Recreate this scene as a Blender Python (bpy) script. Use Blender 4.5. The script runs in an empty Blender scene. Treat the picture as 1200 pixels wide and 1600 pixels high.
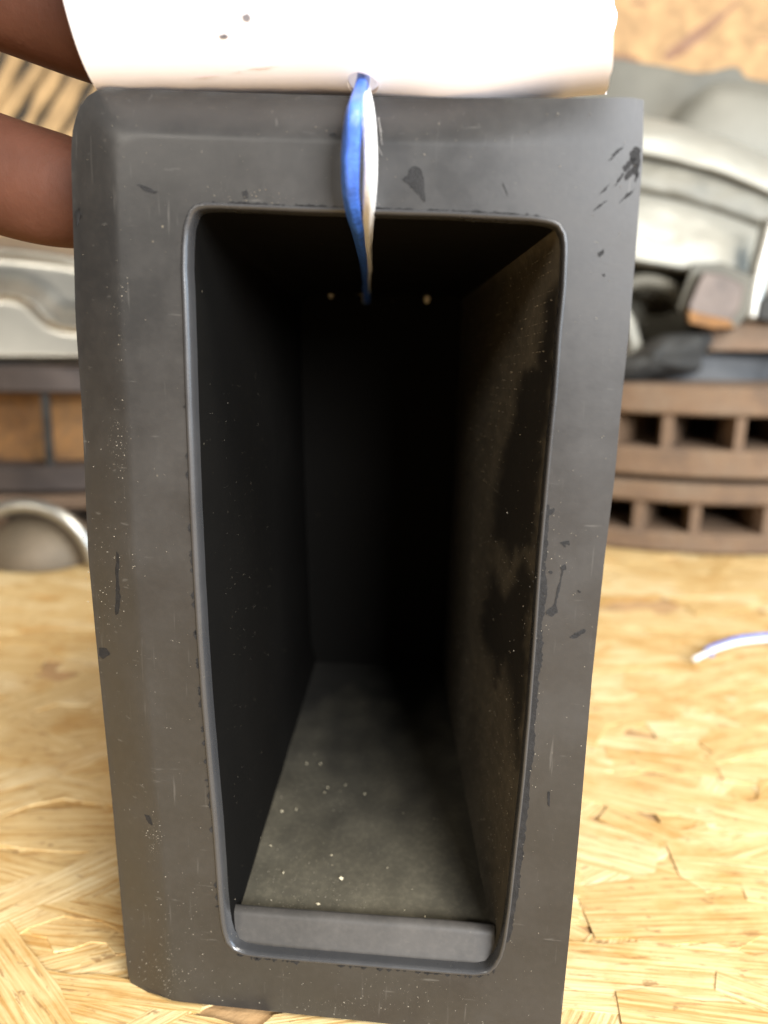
import bpy, bmesh, math, random
from mathutils import Vector, Matrix, noise
random.seed(7)
C = bpy.context.scene.collection
S = bpy.context.scene

# ------------------------------------------------------------------ camera
PITCH, ROLL, YAW, D, H = math.radians(13), math.radians(1.3), math.radians(5.4), .105, .11132
Fw = Vector((0, math.cos(PITCH), -math.sin(PITCH)))
U0 = Vector((0, math.sin(PITCH), math.cos(PITCH)))
R0 = Vector((1, 0, 0))
Rt = R0*math.cos(ROLL) + U0*math.sin(ROLL)
Up = U0*math.cos(ROLL) - R0*math.sin(ROLL)
CAM = Vector((0, -D, H))
cd = bpy.data.cameras.new('camera'); cam = bpy.data.objects.new('camera', cd); C.objects.link(cam)
cam.matrix_world = Matrix(((Rt.x, Up.x, -Fw.x, CAM.x), (Rt.y, Up.y, -Fw.y, CAM.y), (Rt.z, Up.z, -Fw.z, CAM.z), (0, 0, 0, 1)))
cd.sensor_fit = 'HORIZONTAL'; cd.sensor_width = 36; cd.lens = 36
cd.clip_start = .005; cd.clip_end = 50
cd.dof.use_dof = True; cd.dof.focus_distance = .117; cd.dof.aperture_fstop = 17
S.camera = cam

# ------------------------------------------------------------------ light
w = bpy.data.worlds.new('World'); S.world = w; w.use_nodes = True
w.node_tree.nodes['Background'].inputs[0].default_value = (.95, .92, .88, 1)
w.node_tree.nodes['Background'].inputs[1].default_value = .12
S.view_settings.view_transform = 'Standard'; S.view_settings.look = 'None'
S.view_settings.exposure = .03; S.view_settings.gamma = 1

def lamp(name, loc, target, size, power, col):
    l = bpy.data.lights.new(name, 'AREA'); l.shape = 'RECTANGLE'; l.size, l.size_y = size; l.energy = power; l.color = col
    o = bpy.data.objects.new(name, l); C.objects.link(o); o.location = loc
    o.rotation_euler = (Vector(target)-Vector(loc)).to_track_quat('-Z', 'Y').to_euler()
    return o
lamp('key_lamp', (.60, -.55, 1.05), (0, .05, .08), (.40, .30), 19, (1, .95, .86))
lamp('front_lamp', (.52, -1.05, .50), (0, 0, .10), (.55, .40), 42, (.95, .97, 1))
lamp('window_lamp', (.95, -.33, .34), (0, 0, .10), (.7, .6), 12, (.62, .80, 1))
lamp('left_lamp', (-.68, -.92, .62), (0, 0, .10), (.30, .20), 5.5, (1, .93, .82))
lamp('ceiling_lamp', (.35, .25, 1.2), (.12, .35, .1), (.9, .16), 1.8, (1, .95, .87))

# ------------------------------------------------------------------ helpers
def ray(u, v): return Fw + (u-600)/1200*Rt - (v-800)/1200*Up
AX = Vector((math.cos(YAW), -math.sin(YAW), 0)); BX = Vector((math.sin(YAW), math.cos(YAW), 0))
def loc(u, v, dep=0.0):
    """point in the panel's own frame (x along the face, y behind it, z up) seen at a photo position, dep behind the face"""
    q = ray(u, v); t = (dep-CAM.dot(BX))/q.dot(BX); P = CAM+t*q
    return Vector((P.dot(AX), dep, P.z))
def onY(u, v, Y):
    q = ray(u, v); return CAM+q*((Y+D)/q.y)
def bench(u, v, z=0):
    q = ray(u, v); return CAM+q*((z-H)/q.z)

def mesh_obj(name, verts, faces, mat, parent=None, smooth=True, uvs=None, tone=None):
    me = bpy.data.meshes.new(name); me.from_pydata([tuple(v) for v in verts], [], faces)
    if isinstance(mat, (list, tuple)):
        for m in mat: me.materials.append(m)
    elif mat: me.materials.append(mat)
    if uvs is not None:
        ul = me.uv_layers.new(name='UVMap')
        for p in me.polygons:
            for li in p.loop_indices: ul.data[li].uv = uvs[me.loops[li].vertex_index]
    if tone is not None:
        at = me.attributes.new('tone', 'FLOAT', 'POINT')
        for i, t in enumerate(tone): at.data[i].value = t
    if smooth:
        for p in me.polygons: p.use_smooth = True
    me.update()
    o = bpy.data.objects.new(name, me); C.objects.link(o)
    if parent: o.parent = parent
    return o
def fix_normals(o):
    bm = bmesh.new(); bm.from_mesh(o.data); bmesh.ops.recalc_face_normals(bm, faces=bm.faces); bm.to_mesh(o.data); bm.free(); return o
def sharp(o, ang=35):
    bm = bmesh.new(); bm.from_mesh(o.data)
    for e in bm.edges:
        if len(e.link_faces) == 2 and e.calc_face_angle(0) > math.radians(ang): e.smooth = False
    bm.to_mesh(o.data); bm.free(); return o
def tag(o, label, cat, group=None):
    o['label'] = label; o['category'] = cat
    if group: o['group'] = group
    return o
def thing(name, label, cat, at=(0, 0, 0), rz=0, group=None):
    o = bpy.data.objects.new(name, None); o.empty_display_size = .01; C.objects.link(o)
    o.location = at; o.rotation_euler = (0, 0, rz); return tag(o, label, cat, group)
def resample(poly, n):
    """n points along a polyline, both ends included (positions as tuples)"""
    L = [0]
    for a, b in zip(poly, poly[1:]): L.append(L[-1]+math.dist(a, b))
    out = []; k = 0
    for i in range(n):
        s = L[-1]*i/(n-1)
        while k < len(L)-2 and L[k+1] < s: k += 1
        f = (s-L[k])/max(1e-12, L[k+1]-L[k])
        out.append(tuple(x+(y-x)*f for x, y in zip(poly[k], poly[k+1])))
    return out
def smooth_line(pts, n):
    """Catmull-Rom through the points, resampled"""
    P = [pts[0]]+list(pts)+[pts[-1]]; out = []
    for i in range(1, len(P)-2):
        for k in range(12):
            t = k/12
            out.append(tuple(.5*((2*b)+(-a+c)*t+(2*a-5*b+4*c-d)*t*t+(-a+3*b-3*c+d)*t**3) for a, b, c, d in zip(P[i-1], P[i], P[i+1], P[i+2])))
    out.append(tuple(pts[-1])); return resample(out, n)
def grid(nu, nv, closed=False):
    f = []
    for i in range(nu-1):
        for j in range(nv if closed else nv-1):
            a = i*nv+j; b = i*nv+(j+1) % nv
            f.append((a, b, b+nv, a+nv))
    return f
def lathe(profile, n=64, axis='z'):
    v = []
    for r, z in profile:
        for k in range(n):
            t = 2*math.pi*k/n; v.append((r*math.cos(t), r*math.sin(t), z))
    return v, grid(len(profile), n, True)
def tube_mesh(path, radii, n=16, flute=0, lobes=6, twist=0, cap=True):
    v = []; m = len(path); up = Vector((1, 0, 0))
    P = [Vector(p) for p in path]
    if abs((P[1]-P[0]).normalized().x) > .9: up = Vector((0, 1, 0))
    for i in range(m):
        t = (P[min(i+1, m-1)]-P[max(i-1, 0)]).normalized()
        a = (up-t*up.dot(t)).normalized(); b = t.cross(a); up = a
        for k in range(n):
            th = 2*math.pi*k/n
            r = radii[i]*(1+flute*math.cos(lobes*th+twist*i))
            v.append(P[i]+a*r*math.cos(th)+b*r*math.sin(th))
    f = grid(m, n, True)
    if cap: f += [tuple(range(n))[::-1], tuple(range((m-1)*n, m*n))]
    return v, f

# ------------------------------------------------------------------ materials
def new_mat(name):
    m = bpy.data.materials.new(name); m.use_nodes = True; nt = m.node_tree
    return m, nt, nt.nodes['Principled BSDF'], nt.nodes, nt.links
def tex_noise(nt, vec, scale, detail=4, rough=.55, mapscale=None):
    n = nt.nodes.new('ShaderNodeTexNoise'); n.inputs['Scale'].default_value = scale; n.inputs['Detail'].default_value = detail; n.inputs['Roughness'].default_value = rough
    if mapscale:
        mp = nt.nodes.new('ShaderNodeMapping'); mp.inputs['Scale'].default_value = mapscale; nt.links.new(vec, mp.inputs['Vector']); vec = mp.outputs['Vector']
    nt.links.new(vec, n.inputs['Vector']); return n.outputs['Fac']
def ramp(nt, fac, stops):
    r = nt.nodes.new('ShaderNodeValToRGB'); e = r.color_ramp.elements
    while len(e) < len(stops): e.new(.5)
    for x, (p, c) in zip(e, stops):
        x.position = p; x.color = (c, c, c, 1) if not isinstance(c, tuple) else (*c, 1)
    nt.links.new(fac, r.inputs['Fac']); return r.outputs['Color']
def mix(nt, fac, a, b, mode='MIX'):
    m = nt.nodes.new('ShaderNodeMix'); m.data_type = 'RGBA'; m.blend_type = mode
    for k, s in ((0, fac), (6, a), (7, b)):
        if hasattr(s, 'is_output'): nt.links.new(s, m.inputs[k])
        elif isinstance(s, tuple): m.inputs[k].default_value = (*s, 1)
        else: m.inputs[k].default_value = s
    return m.outputs[2]
def bump(nt, b, height, strength, dist):
    n = nt.nodes.new('ShaderNodeBump'); n.inputs['Strength'].default_value = strength; n.inputs['Distance'].default_value = dist
    nt.links.new(height, n.inputs['Height']); nt.links.new(n.outputs['Normal'], b.inputs['Normal'])
def objcoord(nt):
    return nt.nodes.new('ShaderNodeTexCoord').outputs['Object']

def plastic(name, base, dust, amount, rough=.5, spec=.5, attr=False, scratched=False):
    """moulded black plastic with a film of dust in uneven patches and fine pale flecks"""
    m, nt, b, N, L = new_mat(name); oc = objcoord(nt)
    film = ramp(nt, tex_noise(nt, oc, 45, 6, .65), [(.42, 0.0), (.75, 1.0)])
    fine = ramp(nt, tex_noise(nt, oc, 900, 3, .6), [(.45, 0.0), (.8, 1.0)])
    k = N.new('ShaderNodeMath'); k.operation = 'MULTIPLY_ADD'; L.new(film, k.inputs[0]); k.inputs[1].default_value = amount*(.45 if attr else 1); k.inputs[2].default_value = amount*(.75 if attr else .45)
    k2 = N.new('ShaderNodeMath'); k2.operation = 'MULTIPLY_ADD'; k2.use_clamp = True; L.new(fine, k2.inputs[0]); k2.inputs[1].default_value = amount*.5; L.new(k.outputs[0], k2.inputs[2])
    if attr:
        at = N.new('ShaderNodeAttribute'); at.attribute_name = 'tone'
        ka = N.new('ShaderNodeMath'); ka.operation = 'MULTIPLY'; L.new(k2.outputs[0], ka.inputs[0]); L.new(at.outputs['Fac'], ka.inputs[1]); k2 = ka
    vor = N.new('ShaderNodeTexVoronoi'); vor.inputs['Scale'].default_value = 620; L.new(oc, vor.inputs['Vector'])
    fleck = ramp(nt, vor.outputs['Distance'], [(.05, 1.0), (.13, 0.0)])
    gate = ramp(nt, tex_noise(nt, oc, 140, 4, .7), [(.60, 0.0), (.66, 1.0)])
    fl = mix(nt, 1.0, fleck, gate, 'MULTIPLY')
    col = mix(nt, k2.outputs[0], base, dust)
    flk = N.new('ShaderNodeMath'); flk.operation = 'MULTIPLY'; L.new(fl, flk.inputs[0]); flk.inputs[1].default_value = min(.8, .25+amount)
    col = mix(nt, flk.outputs[0], col, (.34, .29, .2))
    if scratched:
     scr = ramp(nt, tex_noise(nt, oc, 1, 3, .5, (1500, 1500, 90)), [(.66, 0.0), (.74, .4)])
     scr2 = ramp(nt, tex_noise(nt, oc, 1, 3, .5, (160, 1000, 1300)), [(.68, 0.0), (.74, .4)])
     col = mix(nt, scr, col, (.085, .08, .072)); col = mix(nt, scr2, col, (.10, .095, .085))
    L.new(col, b.inputs['Base Color'])
    rr = N.new('ShaderNodeMapRange'); L.new(film, rr.inputs[0]); rr.inputs[3].default_value = rough-.05; rr.inputs[4].default_value = min(.95, rough+.12+amount*.3)
    L.new(rr.outputs[0], b.inputs['Roughness']); b.inputs['Specular IOR Level'].default_value = spec
    bump(nt, b, tex_noise(nt, oc, 1600, 3, .6), .025, .0003)
    return m
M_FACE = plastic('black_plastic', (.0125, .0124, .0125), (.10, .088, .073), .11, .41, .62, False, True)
M_EDGE = plastic('lip_plastic', (.03, .03, .031), (.10, .09, .08), .08, .30, .6)
M_POCK = plastic('pocket_plastic', (.0045, .0042, .0038), (.08, .07, .05), .01, .8, .03)  # uncoated plastic set extra dark and dull, standing in for recess shade
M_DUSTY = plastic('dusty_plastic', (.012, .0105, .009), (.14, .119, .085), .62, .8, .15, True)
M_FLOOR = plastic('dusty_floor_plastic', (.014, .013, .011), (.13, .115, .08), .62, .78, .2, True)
M_SILL = plastic('sill_plastic', (.022, .0205, .0185), (.15, .13, .11), .2, .5, .5)

def simple(name, col, rough=.5, metal=0, var=.25, scale=60, bumps=0, spec=.5):
    m, nt, b, N, L = new_mat(name); oc = objcoord(nt)
    f = ramp(nt, tex_noise(nt, oc, scale, 5, .6), [(.3, 0.0), (.7, 1.0)])
    L.new(mix(nt, f, tuple(c*(1-var) for c in col), tuple(min(1, c*(1+var)) for c in col)), b.inputs['Base Color'])
    b.inputs['Roughness'].default_value = rough; b.inputs['Metallic'].default_value = metal; b.inputs['Specular IOR Level'].default_value = spec
    if bumps: bump(nt, b, tex_noise(nt, oc, scale*4, 4, .6), bumps, .001)
    return m
M_SCUFF = simple('scuffed_plastic', (.0125, .0122, .0125), .68, 0, .4, 900, .2, .26)
M_STREAK = simple('streak_plastic', (.017, .015, .0125), .7, 0, .3, 300, 0, .35)
M_CRUMB_GLINT = simple('pale_crumb_glint', (.55, .48, .33), .9, 0, .4, 500)
M_DUST = simple('pale_dust', (.23, .20, .15), .9, 0, .4, 800)
M_PAPER = simple('white_card', (.85, .80, .80), .75, 0, .03, 40, .05, .3)
M_CARDIN = simple('raw_card', (.62, .48, .36), .9, 0, .15, 400)
M_PENCIL = simple('grey_mark', (.17, .16, .17), .9, 0, .3, 900)
M_PINK = simple('pink_mark', (.84, .72, .73), .8, 0, .05, 400)
M_BLUE = simple('blue_strand', (.045, .13, .50), .32, 0, .35, 500, .25, .6)
M_WHITE = simple('white_strand', (.74, .73, .71), .35, 0, .06, 500, .25, .5)
M_STEEL = simple('pressed_steel', (.42, .41, .37), .32, .88, .10, 30, .05)
M_ALU = simple('grey_cast_metal', (.125, .118, .094), .55, .35, .16, 22, .25)
M_ALUD = simple('dull_cast_metal', (.10, .093, .072), .7, .15, .2, 25, .3)
M_BRIGHT = simple('bright_cast_metal', (.28, .268, .225), .58, .45, .1, 25, .15)
M_GRIME_SHADE = simple('black_grime_shade', (.022, .021, .018), .8, 0, .5, 120, .6)
M_DOME = simple('tarnished_metal', (.13, .10, .066), .6, .35, .2, 60, .1)
M_HAT = simple('blue_grey_metal', (.07, .07, .07), .8, .1, .3, 40, .2)
M_VIOLET = simple('brown_violet_iron', (.062, .047, .040), .6, .3, .3, 40, .2)
def rust_mat(name, a, b_, c):
    m, nt, b, N, L = new_mat(name); oc = objcoord(nt)
    f = tex_noise(nt, oc, 35, 6, .65)
    r = ramp(nt, f, [(.25, a), (.5, b_), (.75, c)])
    r = mix(nt, ramp(nt, tex_noise(nt, oc, 240, 4, .7), [(.4, 0.0), (.75, .55)]), r, (.09, .055, .035))
    L.new(r, b.inputs['Base Color']); b.inputs['Roughness'].default_value = .85; b.inputs['Metallic'].default_value = .1
    bump(nt, b, tex_noise(nt, oc, 320, 5, .7), .5, .001); return m
M_RUST = rust_mat('rusty_iron', (.085, .055, .034), (.145, .088, .048), (.15, .112, .075))
M_RUSTD = rust_mat('dark_rusty_iron', (.10, .065, .04), (.16, .10, .06), (.17, .13, .09))
M_RUSTO = rust_mat('orange_rust', (.13, .06, .022), (.26, .125, .038), (.20, .11, .045))

def strand_mat(name, stops, grainstr=1):
    """one wood strand: its own tone, grain along its length, small bark flecks"""
    m, nt, b, N, L = new_mat(name)
    uv = N.new('ShaderNodeTexCoord').outputs['UV']
    at = N.new('ShaderNodeAttribute'); at.attribute_name = 'tone'
    base = ramp(nt, at.outputs['Fac'], stops)
    g = ramp(nt, tex_noise(nt, uv, 1, 5, .62, (45, 1500, 1)), [(.38, .0), (.57, 1.0)])
    col = mix(nt, g, mix(nt, 1.0, base, (.74, .60, .42), 'MULTIPLY'), base)
    g2 = ramp(nt, tex_noise(nt, uv, 1, 4, .6, (14, 260, 1)), [(.40, .0), (.66, 1.0)])
    col = mix(nt, g2, mix(nt, 1.0, col, (.88, .82, .72), 'MULTIPLY'), col)
    fl = ramp(nt, tex_noise(nt, uv, 1, 5, .7, (120, 900, 1)), [(.57, 0.0), (.63, .8)])
    col = mix(nt, fl, col, (.30, .17, .065))
    oc = objcoord(nt)
    mo = ramp(nt, tex_noise(nt, oc, 1, 6, .68, (48, 85, 60)), [(.50, 0.0), (.66, .9)])
    col = mix(nt, mo, col, mix(nt, 1.0, col, (.84, .71, .52), 'MULTIPLY'))
    pit = ramp(nt, tex_noise(nt, oc, 1, 4, .65, (170, 330, 200)), [(.645, 0.0), (.69, .7)])
    col = mix(nt, pit, col, (.20, .105, .04))
    L.new(col, b.inputs['Base Color']); b.inputs['Roughness'].default_value = .6; b.inputs['Specular IOR Level'].default_value = .35
    bump(nt, b, g, .25*grainstr, .0004); return m
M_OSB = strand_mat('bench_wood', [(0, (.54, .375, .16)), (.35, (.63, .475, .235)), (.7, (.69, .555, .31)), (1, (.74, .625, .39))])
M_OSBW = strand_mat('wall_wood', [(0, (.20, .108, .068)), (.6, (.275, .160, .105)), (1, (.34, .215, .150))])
M_OSBB = simple('bench_base', (.36, .22, .10), .8, 0, .35, 60, .4)

# ------------------------------------------------------------------ setting: bench and wall of strand board
def box(name, lo, hi, mat, parent=None, smooth=False):
    (x0, y0, z0), (x1, y1, z1) = lo, hi
    v = [(x, y, z) for z in (z0, z1) for y in (y0, y1) for x in (x0, x1)]
    f = [(0, 2, 3, 1), (4, 5, 7, 6), (0, 1, 5, 4), (1, 3, 7, 5), (3, 2, 6, 7), (2, 0, 4, 6)]
    return mesh_obj(name, v, f, mat, parent, smooth)
WALLY = .66
bt = box('bench_top', (-1.6, -.5, -.022), (1.6, WALLY-.003, -.0012), M_OSBB); bt['kind'] = 'structure'
wl = box('wall', (-1.6, WALLY, -.8), (1.6, WALLY+.02, 1.6), M_OSBB); wl['kind'] = 'structure'
def strands(name, n, lx, ly, frame, mat, parent, lo=.03, hi=.085, wlo=.006, whi=.022, seed=1, zr=.0006):
    R = random.Random(seed); V = []; F = []; UV = []; T = []
    order = list(range(n)); R.shuffle(order)
    for i in range(n):
        cx, cy = R.uniform(*lx), R.uniform(*ly); a = R.gauss(.04, .42)
        l = R.uniform(lo, hi)/2; wd = R.uniform(wlo, whi)/2
        z = -.0012+zr*(order[i]+.5)/n+.0003; tone = min(1, max(0, R.gauss(.54, .25)))
        m = 12; top = []
        for k in range(m): top.append((-l+2*l*k/(m-1), -wd*(1+R.uniform(-.30, .14))*(1-.35*abs(2*k/(m-1)-1)**4)))
        for k in range(m): top.append((l-2*l*k/(m-1), wd*(1+R.uniform(-.30, .14))*(1-.35*abs(2*k/(m-1)-1)**4)))
        ou, ov = R.uniform(0, 50), R.uniform(0, 50); b0 = len(V); tl = R.uniform(-.002, .002); tw = R.uniform(-.006, .006)
        for dz in (0, -.0004):
            for (x, y) in top:
                px = cx+x*math.cos(a)-y*math.sin(a); py = cy+x*math.sin(a)+y*math.cos(a)
                V.append(frame(px, py, z+dz+x*tl+y*tw)); UV.append((x+ou, y+ov)); T.append(tone)
        c = 2*m; F.append(tuple(range(b0, b0+c)))
        for k in range(c): F.append((b0+k, b0+c+k, b0+c+(k+1) % c, b0+(k+1) % c))
    o = mesh_obj(name, V, F, mat, parent, False, UV, T); o['kind'] = 'stuff'; return o
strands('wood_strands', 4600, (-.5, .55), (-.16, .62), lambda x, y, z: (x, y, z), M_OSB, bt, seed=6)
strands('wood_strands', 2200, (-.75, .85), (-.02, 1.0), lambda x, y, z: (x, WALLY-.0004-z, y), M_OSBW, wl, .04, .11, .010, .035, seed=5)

# ------------------------------------------------------------------ the black trim panel
ROOT = thing('trim_panel', 'black plastic trim panel standing upright with a deep rectangular pocket in its face', 'trim panel', (0, 0, 0), -YAW)
# outlines in photo positions, each as four sides starting at the bottom-left corner going up the left side
OUT = [
    [(203, 1546), (197, 1500), (175, 1250), (150, 1000), (138, 870), (128, 640), (118, 500), (114, 350), (111, 240), (114, 195), (124, 165), (136, 150)],
    [(136, 150), (150, 141), (168, 137), (200, 139), (380, 145), (550, 150), (720, 153), (880, 153), (985, 152), (1006, 156)],
    [(1006, 156), (1004, 250), (995, 370), (985, 500), (972, 620), (960, 750), (945, 870), (925, 1060), (905, 1300), (893, 1430), (877, 1590), (874, 1631)],
    [(874, 1631), (760, 1619), (560, 1597), (454, 1586), (298, 1566), (245, 1557), (203, 1546)]]
INN = [
    [(363, 1484), (351, 1470), (345, 1446), (340, 1400), (333, 1300), (324, 1200), (315, 1100), (308, 1000), (302, 900), (297, 800), (293, 700), (289, 600), (286, 500), (283, 420), (284, 380), (287, 352), (292, 337)],
    [(292, 337), (298, 325), (309, 318), (325, 317), (400, 320), (560, 326), (700, 330), (830, 337), (862, 342), (876, 350)],
    [(876, 350), (884, 362), (887, 385), (884, 450), (877, 520), (870, 620), (862, 700), (854, 790), (846, 880), (838, 1000), (829, 1120), (820, 1220), (809, 1320), (798, 1420), (791, 1470), (785, 1494), (776, 1510)],
    [(776, 1510), (764, 1521), (744, 1524), (700, 1521), (560, 1509), (450, 1500), (400, 1495), (380, 1492), (363, 1484)]]
NS = (70, 50, 70, 50)
def loop(sides): 
    out = []
    for s, n in zip(sides, NS): out += resample(s, n+1)[:-1]
    return out
LO, LI = loop(OUT), loop(INN); NL = len(LO)
soft = resample(OUT[0]+OUT[1][1:], 160)
def dist_soft(u, v): return min(math.hypot(u-a, v-b) for a, b in soft)
def roll(u, v):
    x = dist_soft(u, v)/72
    k = max(0, min(1, (960-u)/330)); k = k*k*(3-2*k)
    return 0 if x >= 1 else .0036*((1-x)**1.35)*k
V = []; TS = [0, .025, .06, .1, .15, .2, .25, .3, .34, .38, .41, .44, .47, .5, .55, .6, .68, .76, .84, .92, 1]
for t in TS:
    for (a, b), (c, d_) in zip(LO, LI):
        u, v = a+(c-a)*t, b+(d_-b)*t; p = loc(u, v, roll(u, v))
        if t == 0 and p.z < .0008: p.z = .0003
        V.append(p)
nr = len(TS); F = grid(nr, NL, True)
# turned-back rim and back skin
b0 = len(V)
for i, p in enumerate(V[:NL]):
    e = Vector((p.x*.994, p.y+.0004, .07+(p.z-.07)*.996)); V.append(e)
for i, p in enumerate(V[:NL]):
    k = .014 if i < NS[0]+NS[1]-6 else .0026
    V.append(Vector((p.x*.992, max(k, p.y+.002), .07+(p.z-.07)*.995)))
for i, p in enumerate(V[(nr-1)*NL:nr*NL]): V.append(Vector((p.x, .0026, p.z)))
for k in range(NL):
    j = (k+1) % NL
    F += [(k, b0+k, b0+j, j), (b0+k, b0+NL+k, b0+NL+j, b0+j), (b0+NL+k, b0+2*NL+k, b0+2*NL+j, b0+NL+j)]
face = fix_normals(mesh_obj('face_plate', V, F, M_FACE, ROOT)); sharp(face, 40)

# raised lip round the opening
P = [loc(u, v) for u, v in LI]
nrm = []
cen = Vector((sum(p.x for p in P)/NL, 0, sum(p.z for p in P)/NL))
for i in range(NL):
    t = (P[(i+2) % NL]-P[i-2]).normalized(); n = Vector((-t.z, 0, t.x))
    nrm.append(n if n.dot(cen-P[i]) > 0 else -n)
def lipscale(i):
    # wide bead on the left and at the bottom, narrow on the right and on top
    l = [.72, .5, .40, .55]; c = 0
    for s in range(4):
        if i < c+NS[s]:
            f = (i-c)/NS[s]; a = l[s]
            if f < .10: a = l[s-1]*(.5-f*5)+l[s]*(.5+f*5)
            elif f > .90: k = (f-.9)*5; a = l[s]*(1-k)+l[(s+1) % 4]*k
            return a
        c += NS[s]
PROF = [(-.00025, .0003), (-.0001, -.00005), (.00015, -.00035), (.00045, -.00048), (.0007, -.00042), (.00095, -.00024), (.0012, .00002), (.0014, .00035), (.00152, .0010), (.00155, .0022)]
V = []
for s, dp in PROF:
    for i in range(NL):
        k = lipscale(i); wob = 1+.04*noise.noise(Vector((P[i].x*300, P[i].z*300, 3)))
        V.append(P[i]+nrm[i]*s*k*wob+Vector((0, dp*(k if dp < 0 else 1), 0)))
fix_normals(mesh_obj('opening_lip', V, grid(len(PROF), NL, True), M_EDGE, ROOT))
FR = V[-NL:]                                                     # front loop of the pocket walls

# pocket walls
DP = .088
BK = [[(500, 1062), (486, 1000), (478, 800), (472, 600), (470, 474)], [(470, 474), (476, 462), (560, 461), (712, 460), (722, 468)],
      [(722, 468), (716, 600), (706, 800), (697, 960), (690, 1050)], [(690, 1050), (600, 1060), (500, 1062)]]
LB = [loc(u, v, DP) for u, v in loop(BK)]
NR = 9; c = 0
def pix(p):
    """photo position of a point in the panel's frame"""
    q = AX*p.x+BX*p.y+Vector((0, 0, p.z))-CAM; d = q.dot(Fw); return 600+1200*q.dot(Rt)/d, 800-1200*q.dot(Up)/d
def inside(u, v, poly):
    c = False
    for (a, b), (c_, d) in zip(poly, poly[1:]+poly[:1]):
        if (b > v) != (d > v) and u < (c_-a)*(v-b)/(d-b)+a: c = not c
    return c
def segdist(u, v, poly):
    m = 1e9
    for (a, b), (c_, d) in zip(poly, poly[1:]+poly[:1]):
        l = (c_-a)**2+(d-b)**2; t = max(0, min(1, ((u-a)*(c_-a)+(v-b)*(d-b))/l)) if l else 0
        m = min(m, math.hypot(a+(c_-a)*t-u, b+(d-b)*t-v))
    return m
# ragged streaks with less dust on the right wall
WP = [[(876, 440), (856, 470), (846, 540), (838, 575), (816, 585), (806, 640), (794, 700), (782, 740), (770, 800), (772, 838), (786, 850), (797, 880), (803, 852), (812, 862), (832, 850), (838, 780), (848, 700), (860, 590), (870, 500)],
      [(822, 870), (806, 908), (790, 938), (779, 922), (770, 890), (764, 930), (758, 960), (758, 1000), (768, 1030), (775, 1066), (783, 1036), (792, 1030), (798, 1080), (804, 1140), (808, 1200), (814, 1140), (822, 1060), (822, 980), (832, 920)]]
def wall_dust_shade(p):
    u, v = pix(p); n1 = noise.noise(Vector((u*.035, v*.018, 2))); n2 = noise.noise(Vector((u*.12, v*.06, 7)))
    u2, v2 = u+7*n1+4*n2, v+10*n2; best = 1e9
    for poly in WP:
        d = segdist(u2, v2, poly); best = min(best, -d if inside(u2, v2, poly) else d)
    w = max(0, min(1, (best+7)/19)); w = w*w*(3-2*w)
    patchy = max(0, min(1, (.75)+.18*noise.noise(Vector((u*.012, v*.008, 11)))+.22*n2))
    return (.05+.95*w)*patchy*(.45+.55*max(0, 1-p.y/.08))  # patchy dust, with shade painted in as a fade towards the back
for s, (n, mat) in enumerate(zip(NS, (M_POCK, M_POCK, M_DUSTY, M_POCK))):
    idx = [(c+k) % NL for k in range(n+1)]; c += n; V = []
    if s == 3: continue
    if s == 2:
        A_ = resample([tuple(FR[i]) for i in idx], 200); B_ = resample([tuple(LB[i]) for i in idx], 200); NW = 70
        for r in range(NW):
            for a, b in zip(A_, B_): V.append(Vector(a).lerp(Vector(b), (r/(NW-1))**1.5))
        mesh_obj('pocket_wall', V, grid(NW, 200), mat, ROOT, tone=[wall_dust_shade(p) for p in V]); continue
    for r in range(NR):
        t = r/(NR-1)
        for i in idx: V.append(FR[i].lerp(LB[i], t))
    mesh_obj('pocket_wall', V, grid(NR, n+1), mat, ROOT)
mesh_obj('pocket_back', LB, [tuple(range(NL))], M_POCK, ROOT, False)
# outer shell of the pocket seen only from behind or the side
V = []
for r in range(2):
    for i in range(NL): 
        q = FR[i].lerp(LB[i], r); q = q-nrm[i]*(.0016 if i < NS[0]+NS[1]+NS[2] else .0045); q.y = .0027 if r == 0 else DP+.0016; V.append(q)
fix_normals(mesh_obj('pocket_shell', V, grid(2, NL, True)+[tuple(range(NL, 2*NL))], M_POCK, ROOT))

# sill: smooth raised step just behind the lip, with rounded ends
sl = [resample([(366, 1477), (450, 1487), (560, 1497), (700, 1509), (772, 1515)], 60), resample([(364, 1412), (450, 1419), (560, 1427), (700, 1437), (773, 1444)], 60)]
V = []; NT = 26
for r in range(NT):
    t = r/(NT-1); h = t*67; rad_ = 30
    ins = rad_-math.sqrt(max(0, rad_*rad_-(rad_-h)**2)) if h < rad_ else 0
    dp = .0013+.0030*t+.0007*max(0, (t-.75)/.25)**2+.0009*max(0, (.12-t)/.12)**2
    for k in range(60):
        q = ins/400+(1-2*ins/400)*k/59; i = min(58, int(q*59)); f = q*59-i
        a = [sl[0][i][j]+(sl[0][i+1][j]-sl[0][i][j])*f for j in (0, 1)]; b = [sl[1][i][j]+(sl[1][i+1][j]-sl[1][i][j])*f for j in (0, 1)]
        V.append(loc(a[0]+(b[0]-a[0])*t, a[1]+(b[1]-a[1])*t, dp))
top_ = V[-60:]
for dz, dy in ((-.0004, .0003), (-.0030, .0004)): V += [p+Vector((0, dy, dz)) for p in top_]
mesh_obj('pocket_sill', V, grid(NT+2, 60), M_SILL, ROOT)
# step under the sill's rounded ends
V = []
for dp, dv in ((.0019, 14), (.0027, -18), (.0060, -30)):
    for k in range(60): a = sl[0][k]; V.append(loc(a[0]+(k/59-.5)*30, a[1]+dv, dp))
mesh_obj('pocket_step', V, grid(3, 60), M_POCK, ROOT)
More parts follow.
